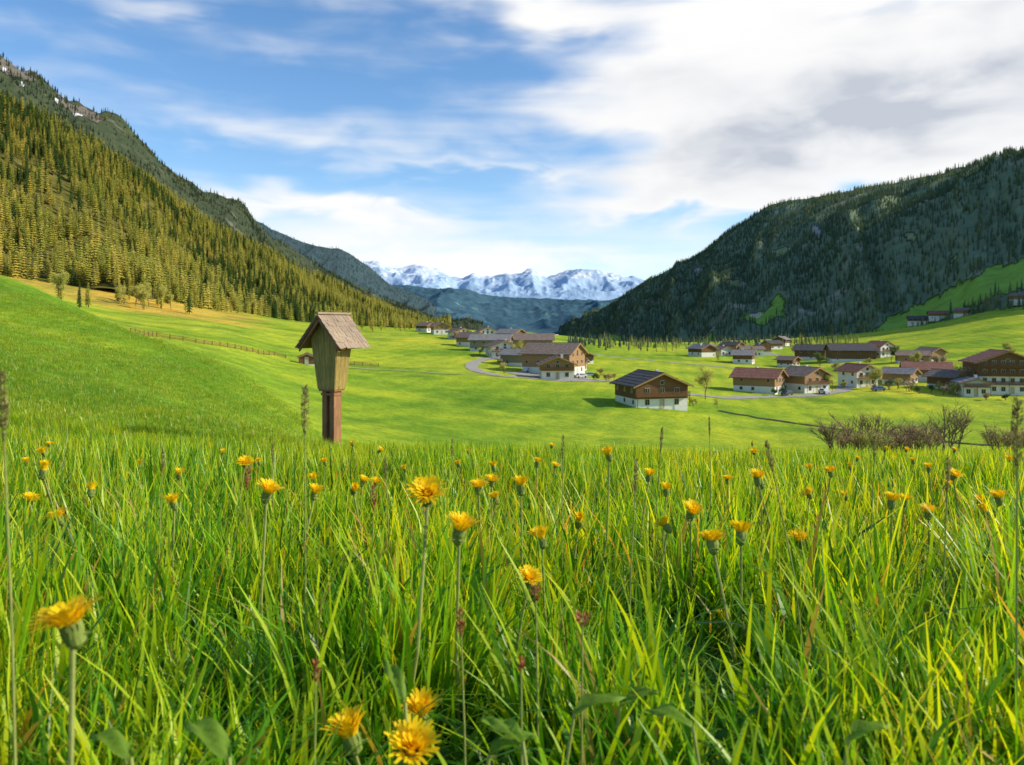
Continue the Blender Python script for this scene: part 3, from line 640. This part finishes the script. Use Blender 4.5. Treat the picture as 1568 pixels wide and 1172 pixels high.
def clump(seed,nbl,rad,h,w0,lean=.35,seg=5,mat='grass',bend0=.65,shm=1.):
    rd=random.Random(seed); V=[];Fc=[];C=[]
    for _ in range(nbl):
        a=rd.random()*6.283; r=rad*math.sqrt(rd.random()); bx,by=r*math.cos(a),r*math.sin(a)
        L=h*rd.uniform(.45,1.1); w=w0*rd.uniform(.4,1.4); d=rd.random()*6.283; tilt=abs(rd.gauss(0,lean)); bend=rd.uniform(.0,1.0)*bend0
        if rd.random()<.12: bend+=1.0
        fa=d+1.57+rd.uniform(-.7,.7); tw=rd.uniform(-.8,.8); sh=rd.random()*.93*shm if rd.random()>.04 else 1.0
        x,y,z=bx,by,-.02; ang=tilt*.5; k=len(V)
        for i in range(seg+1):
            t=i/seg; ww=w*.5*(1-t**2.2)*(.65+.35*min(1,t*4)) if i<seg else 0.0004
            f=fa+tw*t; V.append((x-ww*math.cos(f),y-ww*math.sin(f),z)); V.append((x+ww*math.cos(f),y+ww*math.sin(f),z)); C+=[(sh,t,0,1)]*2
            st=L/seg; x+=math.sin(ang)*math.cos(d)*st; y+=math.sin(ang)*math.sin(d)*st; z+=math.cos(ang)*st; ang+=bend/seg*(1+t)
        for i in range(seg): Fc.append((k+2*i,k+2*i+1,k+2*i+3,k+2*i+2))
    o=mesh_obj('clump',V,Fc,[M[mat]],link=False,smooth=True)
    at=o.data.color_attributes.new('shade','FLOAT_COLOR','POINT'); at.data.foreach_set('color',np.array(C,np.float32).ravel()); return o
def wedge(n,d0,d1,u0,u1,pw=1.):
    d=np.sqrt(d0**2+(d1**2-d0**2)*rng.random(n)**pw); u=rng.uniform(u0,u1,n); return np.stack([u*d,d],1)
dd_=[((b-784)/F,F*.046/s_,s_) for b,e,s_ in DAND]
def grass(name,Pg,protos):
    nn=len(Pg); zz=height(Pg[:,0],Pg[:,1]); sc=rng.uniform(.75,1.12,nn)*(1-.2*np.clip((Pg[:,1]-3)/9,0,1))
    patch=fbm(Pg[:,0]/.8,Pg[:,1]/.8,2,77); scz=sc*(1+.3*patch)*np.clip(Pg[:,1]/1.2,.55,1)*.92
    for u,D,s_ in dd_: # clumps scaled shorter along the camera's sight line so each flower shows
        f=(abs(Pg[:,0]/Pg[:,1]-u)*Pg[:,1]<.07)&(Pg[:,1]<D+.03)&(Pg[:,1]>D-.8); scz[f]*=.55
    scatter(name,np.column_stack([Pg,zz]),np.stack([rng.normal(0,.07,nn),rng.normal(0,.07,nn),rng.random(nn)*6.28],1),np.stack([sc,sc,scz],1),rng.integers(0,len(protos),nn),protos,True)
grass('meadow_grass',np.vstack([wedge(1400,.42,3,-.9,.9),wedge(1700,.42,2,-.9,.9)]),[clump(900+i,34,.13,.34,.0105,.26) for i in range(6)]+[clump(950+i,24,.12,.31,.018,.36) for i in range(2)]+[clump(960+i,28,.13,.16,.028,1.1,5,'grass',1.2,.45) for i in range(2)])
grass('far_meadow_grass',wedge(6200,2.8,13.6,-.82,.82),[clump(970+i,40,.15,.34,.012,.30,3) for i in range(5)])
protos=[clump(1000+i,70,.6,.10,.012,.6,2,'turf') for i in range(4)]
Pg=np.vstack([wedge(3800,13.5,50,-.8,-.26),wedge(900,13,20,-.8,.8)])
nn=len(Pg); zz=height(Pg[:,0],Pg[:,1]); sc=rng.uniform(.6,1.5,nn)
scatter('hillside_grass',np.column_stack([Pg,zz]),np.stack([rng.normal(0,.05,nn),rng.normal(0,.05,nn),rng.random(nn)*6.28],1),np.stack([sc,sc,sc],1),rng.integers(0,4,nn),protos,True)
# ------------------------------------------------------------ dandelions
def petal_mat():
    m,nt=newmat('dandelion_petal'); g=N(nt,'ShaderNodeTexCoord').outputs['Object']; n=noise(nt,g,160,3)
    finish(nt,ramp(nt,n,[(.3,(.97,.60,.005)),(.7,(1.0,.82,.012))]),.6,.2,trans=.4); return m
M['petal']=petal_mat(); M['stem']=plain('dandelion_stem',(.36,.40,.10),.5,.25,20,trans=.2); M['bract']=plain('dandelion_bract',(.20,.26,.05),.6,.3,30)
M['seed']=plain('grass_seed_head',(.38,.33,.11),.8,.4,60,trans=.3); M['leaf']=plain('broad_leaf',(.24,.40,.04),.5,.35,18,spec=.25,trans=.5); M['sorrel']=plain('sorrel_flower',(.45,.15,.06),.8,.4,60,trans=.2)
def dandelion(b,e,size,seed):
    rd=random.Random(seed); D=F*.046/size; x=(b-784)/F*D; z=(500-e)/F*D; zg=hgt(x,D); h=max(.08,z-zg)
    g=G(); lx,ly=rd.gauss(0,.03),rd.gauss(0,.03); top=Vector((0,0,h)); foot=Vector((lx,ly,-.02))
    mid=(top+foot)/2+Vector((rd.gauss(0,.012),rd.gauss(0,.012),0))
    pts=[foot,(foot+mid)/2+Vector((lx*.1,ly*.1,0)),mid,(mid+top)/2,top-Vector((0,0,.006))]
    g.tube(pts,[.0032,.003,.0027,.0025,.0024],7,1)
    ax=Vector((rd.gauss(0,.25),-.1+rd.gauss(0,.25),1)).normalized(); q=Vector((0,0,1)).rotation_difference(ax); K=1.28*(rd.uniform(.8,1.08) if seed>5 else 1)
    def T(p): return tuple(top+q@(Vector(p)*K))
    k=12; prof=[(.002,-.012),(.0065,-.008),(.0078,.001),(.0068,.009)]
    vs=[T((r*math.cos(6.283*j/k),r*math.sin(6.283*j/k),zz)) for r,zz in prof for j in range(k)]
    g.add(vs,[(i*k+j,i*k+(j+1)%k,(i+1)*k+(j+1)%k,(i+1)*k+j) for i in range(len(prof)-1) for j in range(k)],2)
    for j in range(14):
        a=6.283*j/14+rd.random()*.2; ca,sa=math.cos(a),math.sin(a); w=.0022; down=rd.random()<.4
        o1=(.0125,-.006) if down else (.0095,.008); o0=(.0072,-.003)
        g.add([T((o0[0]*ca-w*sa,o0[0]*sa+w*ca,o0[1])),T((o0[0]*ca+w*sa,o0[0]*sa-w*ca,o0[1])),T((o1[0]*ca,o1[0]*sa,o1[1]+.002))],[(0,1,2)],2)
    op=rd.uniform(.2,.8) if seed%5 else .9
    if seed%9==8: op=-.3
    for ring,(n,L,el,r0) in enumerate([(34,.021,.35,.006),(30,.019,.65,.005),(24,.016,.95,.0035),(16,.012,1.25,.002)]):
        el=el+(1-op)*.8
        for j in range(n):
            a=6.283*(j+rd.random()*.7)/n; l=L*rd.uniform(.82,1.1); ee=min(1.5,el+rd.uniform(-.14,.14)); ca,sa=math.cos(a),math.sin(a); w=.0013
            p=[]; rr=r0; z_=.006; e_=ee+.35
            for s_ in range(4):
                ww=w*(1,1.15,1.2,.8)[s_]; p+=[T((rr*ca-ww*sa,rr*sa+ww*ca,z_)),T((rr*ca+ww*sa,rr*sa-ww*ca,z_))]
                rr+=math.cos(e_)*l/3; z_+=math.sin(e_)*l/3; e_-=.3
            g.add(p,[(0,1,3,2),(2,3,5,4),(4,5,7,6)],0)
    o=g.obj('dandelion',[M['petal'],M['stem'],M['bract']],smooth=False); o.location=(x,D,zg)
for i,(b,e,s_) in enumerate(DAND): dandelion(b,e,s_,i)
def stalk(b0,e0,b1,e1,D,hl,r,mat='seed',name='seeding_grass'):
    """foot bearing, head-top bearing, distance, head length"""
    g=G(); x1=(b1-784)/F*D; z1=(500-e1)/F*D; x0=(b0-784)/F*D; z0=hgt(x0,D); A=Vector((x0,D,z0)); Bv=Vector((x1,D,z1))
    C=A+(Bv-A)*.55+Vector((-(x1-x0)*.15,0,0)); P=[A+(C-A)*t*2 if t<.5 else C+(Bv-C)*(t*2-1) for t in (0,.25,.5,.75,1)]
    P=[p-A for p in P]; g.tube(P,[.0016,.0015,.0013,.0011,.0009],6,1)
    d=(P[-1]-P[-2]).normalized(); rd=random.Random(int(b0)); a=d.orthogonal().normalized(); bb=d.cross(a)
    n=int(hl/.0011)
    for i in range(n*2):
        t=rd.random(); c=P[-1]-d*hl*t; rr=r*math.sin(math.pi*min(1,max(.06,t*.9+.1)))**.5; q=rd.random()*6.283; o=(a*math.cos(q)+bb*math.sin(q)); s2=o.cross(d)
        w=.0011; base=c+o*rr*.3; tip=c+o*rr*1.15+d*.005
        g.add([base-s2*w,base+s2*w,c+o*rr+s2*w*.8+d*.002,tip,c+o*rr-s2*w*.8+d*.002],[(0,1,2,3,4)],0)
    o=g.obj(name,[M[mat],M['stem']]); o.location=A
stalk(468,800,467,592,1.2,.075,.006); stalk(30,900,2,572,.75,.065,.005); stalk(1245,900,1174,676,1.25,.05,.0045); stalk(1556,900,1558,612,.9,.08,.006)
stalk(1000,860,1014,655,2.2,.07,.004); stalk(420,800,417,680,2.2,.06,.004); stalk(690,800,693,672,2.6,.06,.004); stalk(1090,800,1086,640,2.4,.06,.003); stalk(860,800,862,668,2.0,.06,.004)
stalk(1330,800,1340,668,1.8,.06,.004); stalk(960,900,975,705,1.4,.06,.004); stalk(600,900,590,700,1.7,.05,.004); stalk(1440,900,1452,700,1.3,.06,.004); stalk(240,900,250,690,1.7,.05,.004)
stalk(570,800,572,745,1.6,.05,.006,'sorrel','red_sorrel'); stalk(375,800,380,715,2.,.06,.008,'sorrel','red_sorrel'); stalk(715,1050,705,935,.9,.03,.005,'sorrel','red_sorrel'); stalk(890,1050,892,940,.9,.015,.008,'sorrel','red_sorrel'); stalk(480,1100,484,1015,.8,.02,.005,'sorrel','red_sorrel'); stalk(825,1000,820,895,1.0,.025,.006,'sorrel','red_sorrel')
stalk(800,1100,798,1010,.8,.015,.004,'sorrel','red_sorrel')
def broad(b,e,D,L,W,yaw,el,seed):
    g=G(); x=(b-784)/F*D; z=(500-e)/F*D; nl,nw=10,6; vs=[]
    for i in range(nl+1):
        t=i/nl; w=W*math.sin(math.pi*min(1,t*.97+.03))**.75*(1.05-.5*t); cx=L*t; cz=L*(t*math.sin(el)-t*t*.35)
        for j in range(nw+1):
            s_=j/nw*2-1; vs.append((cx*math.cos(el*.6),s_*w,cz+abs(s_)*w*.35+.003*math.sin(9*t+4*s_+seed)))
    g.add(vs,[(i*(nw+1)+j,(i+1)*(nw+1)+j,(i+1)*(nw+1)+j+1,i*(nw+1)+j+1) for i in range(nl) for j in range(nw)],0)
    g.tube([(0,0,0),(-.01,0,-.06),(-.015,0,-.14)],[.002,.0022,.0025],5,1)
    o=g.obj('broad_leaf_plant',[M['leaf'],M['stem']],smooth=True); o.rotation_euler=(0,0,yaw); o.location=(x,D,z)
for i,(b,e,D,L,W,yw,el) in enumerate([(350,1160,.70,.065,.016,2.6,.6),(620,1075,.82,.06,.010,2.2,.9),(880,1090,.85,.06,.014,.2,.5),(800,1135,.75,.05,.013,2.6,.5),(750,1155,.75,.05,.014,.4,.5),(950,1080,.95,.05,.013,.2,.6),(200,1160,.7,.05,.013,2.8,.6),(1060,1110,.8,.05,.013,2.9,.5),(1300,1130,.8,.05,.013,.2,.5)]):
    broad(b,e,D,L,W,yw,el,i)
# ------------------------------------------------------------ light, sky, camera
SUN_EL=30; SUN_AZ=93
v=Vector((math.sin(math.radians(SUN_AZ))*math.cos(math.radians(SUN_EL)),math.cos(math.radians(SUN_AZ))*math.cos(math.radians(SUN_EL)),math.sin(math.radians(SUN_EL))))
L=bpy.data.lights.new('sun','SUN'); L.energy=5; L.angle=math.radians(.5); L.color=(1,.91,.75)
o=bpy.data.objects.new('sun',L); o.rotation_euler=v.to_track_quat('Z','Y').to_euler(); COL.objects.link(o)
W=bpy.data.worlds.new('World'); S.world=W; W.use_nodes=True; nt=W.node_tree; nt.nodes.clear()
try: W.cycles.sampling_method='MANUAL'; W.cycles.sample_map_resolution=256
except Exception as ex_: print(ex_)
def mth(op,a,b=None,c=None,clamp=False):
    n=nt.nodes.new('ShaderNodeMath'); n.operation=op; n.use_clamp=clamp
    for s_,q in zip(n.inputs,(a,b,c)):
        if q is None: continue
        if isinstance(q,(int,float)): s_.default_value=q
        else: nt.links.new(q,s_)
    return n.outputs[0]
sky=nt.nodes.new('ShaderNodeTexSky'); sky.sky_type='NISHITA'; sky.sun_disc=False; sky.sun_elevation=math.radians(SUN_EL); sky.sun_rotation=math.radians(SUN_AZ)
sky.altitude=1200; sky.air_density=1.0; sky.dust_density=.8; sky.ozone_density=1.6
hs=nt.nodes.new('ShaderNodeHueSaturation'); hs.inputs['Saturation'].default_value=1.2; hs.inputs['Value'].default_value=1.3; nt.links.new(sky.outputs[0],hs.inputs['Color'])
bg=nt.nodes.new('ShaderNodeBackground'); bg.inputs[1].default_value=.15; nt.links.new(hs.outputs[0],bg.inputs[0])
tc=nt.nodes.new('ShaderNodeTexCoord').outputs['Generated']; sp=nt.nodes.new('ShaderNodeSeparateXYZ'); nt.links.new(tc,sp.inputs[0])
az=mth('ARCTAN2',sp.outputs[0],sp.outputs[1]); el=mth('ARCSINE',sp.outputs[2])
cb=nt.nodes.new('ShaderNodeCombineXYZ'); nt.links.new(az,cb.inputs[0]); nt.links.new(el,cb.inputs[1])
n_w=noise(nt,mapping(nt,cb.outputs[0],(3,7,1)),1.6,3,.5)
n_s=noise(nt,mapping(nt,cb.outputs[0],(1.8,17,1),(0,0,.08)),1.5,3,.5,.3)
n_f=noise(nt,mapping(nt,cb.outputs[0],(5,13,1),(0,0,-.25)),1.6,3,.5,.4)
n_g=noise(nt,mapping(nt,cb.outputs[0],(4,9,1),(0,0,-.35)),2.0,4,.5,.4)
wx=mth('MULTIPLY_ADD',n_w,.22,-.11); az2=mth('ADD',az,wx); el2=mth('ADD',el,mth('MULTIPLY_ADD',n_f,.10,-.05))
def blob(b,e,sb,se,amp,tilt=0):
    u=(b-784)/F; a=math.atan(u); ee=math.atan((500-e)/F*math.cos(a)); 
    dx=mth('SUBTRACT',az2,a); dy=mth('SUBTRACT',el2,ee)
    if tilt: dy=mth('MULTIPLY_ADD',dx,tilt,dy)
    dx=mth('DIVIDE',dx,sb/F); dy=mth('DIVIDE',dy,se/F)
    q=mth('ADD',mth('MULTIPLY',dx,dx),mth('MULTIPLY',dy,dy))
    return mth('MULTIPLY',mth('EXPONENT',mth('MULTIPLY',q,-1)),amp)
def total(l):
    t=l[0]
    for q in l[1:]: t=mth('ADD',t,q)
    return t
dens=total([blob(1250,60,330,90,.8),blob(1150,190,220,70,1.0,-.3),blob(1400,220,280,90,.9),blob(1050,100,150,100,.8),blob(1600,60,250,130,.8),blob(1060,295,130,22,.7),blob(960,316,60,16,.6),blob(800,15,110,35,.8),blob(600,215,330,26,.30),
 blob(480,310,200,18,.75,.1),blob(560,350,250,28,.6),blob(700,405,420,30,1.0),blob(230,8,90,20,.45),blob(700,255,160,12,.4),blob(300,185,250,25,.25),blob(2300,150,500,200,.9),blob(1380,25,110,20,-.6),blob(1270,318,130,10,-.5),blob(900,180,160,20,.25)])
d1=mth('ADD',dens,mth('MULTIPLY_ADD',n_f,.8,-.42)); d1=mth('ADD',d1,mth('MULTIPLY_ADD',n_s,1.1,-.56)); d1=mth('ADD',d1,mth('MULTIPLY_ADD',n_g,.6,-.3))
mr=nt.nodes.new('ShaderNodeMapRange'); mr.interpolation_type='SMOOTHSTEP'; nt.links.new(d1,mr.inputs[0]); mr.inputs[1].default_value=-.12; mr.inputs[2].default_value=.98
fac=mth('MULTIPLY',mr.outputs[0],.97)
shade=total([blob(1180,215,190,50,.9,-.2),blob(1330,190,280,60,.8),blob(1500,110,140,45,.7),blob(1420,30,120,22,.5),blob(1000,120,120,30,.3)])
shade=mth('MULTIPLY',shade,mth('MULTIPLY_ADD',n_g,2.2,-.4),None,True)
cc=ramp(nt,shade,[(0,(1.0,.99,.975)),(1,(.56,.60,.67))])
bg2=nt.nodes.new('ShaderNodeBackground'); bg2.inputs[1].default_value=1.03; nt.links.new(cc,bg2.inputs[0])
mx=nt.nodes.new('ShaderNodeMixShader'); nt.links.new(fac,mx.inputs[0]); nt.links.new(bg.outputs[0],mx.inputs[1]); nt.links.new(bg2.outputs[0],mx.inputs[2])
wo=nt.nodes.new('ShaderNodeOutputWorld'); nt.links.new(mx.outputs[0],wo.inputs[0])
cam=bpy.data.cameras.new('camera'); cam.lens=F/1568*36; cam.sensor_width=36; cam.shift_y=-86/1568; cam.clip_start=.02; cam.clip_end=40000
cam.dof.use_dof=True; cam.dof.focus_distance=3.2; cam.dof.aperture_fstop=9
co=bpy.data.objects.new('camera',cam); co.location=(0,0,0); co.rotation_euler=(math.radians(90),0,0); COL.objects.link(co); S.camera=co
S.view_settings.view_transform='Standard'; S.view_settings.look='None'; S.view_settings.exposure=0
print('done',len(bpy.data.objects))
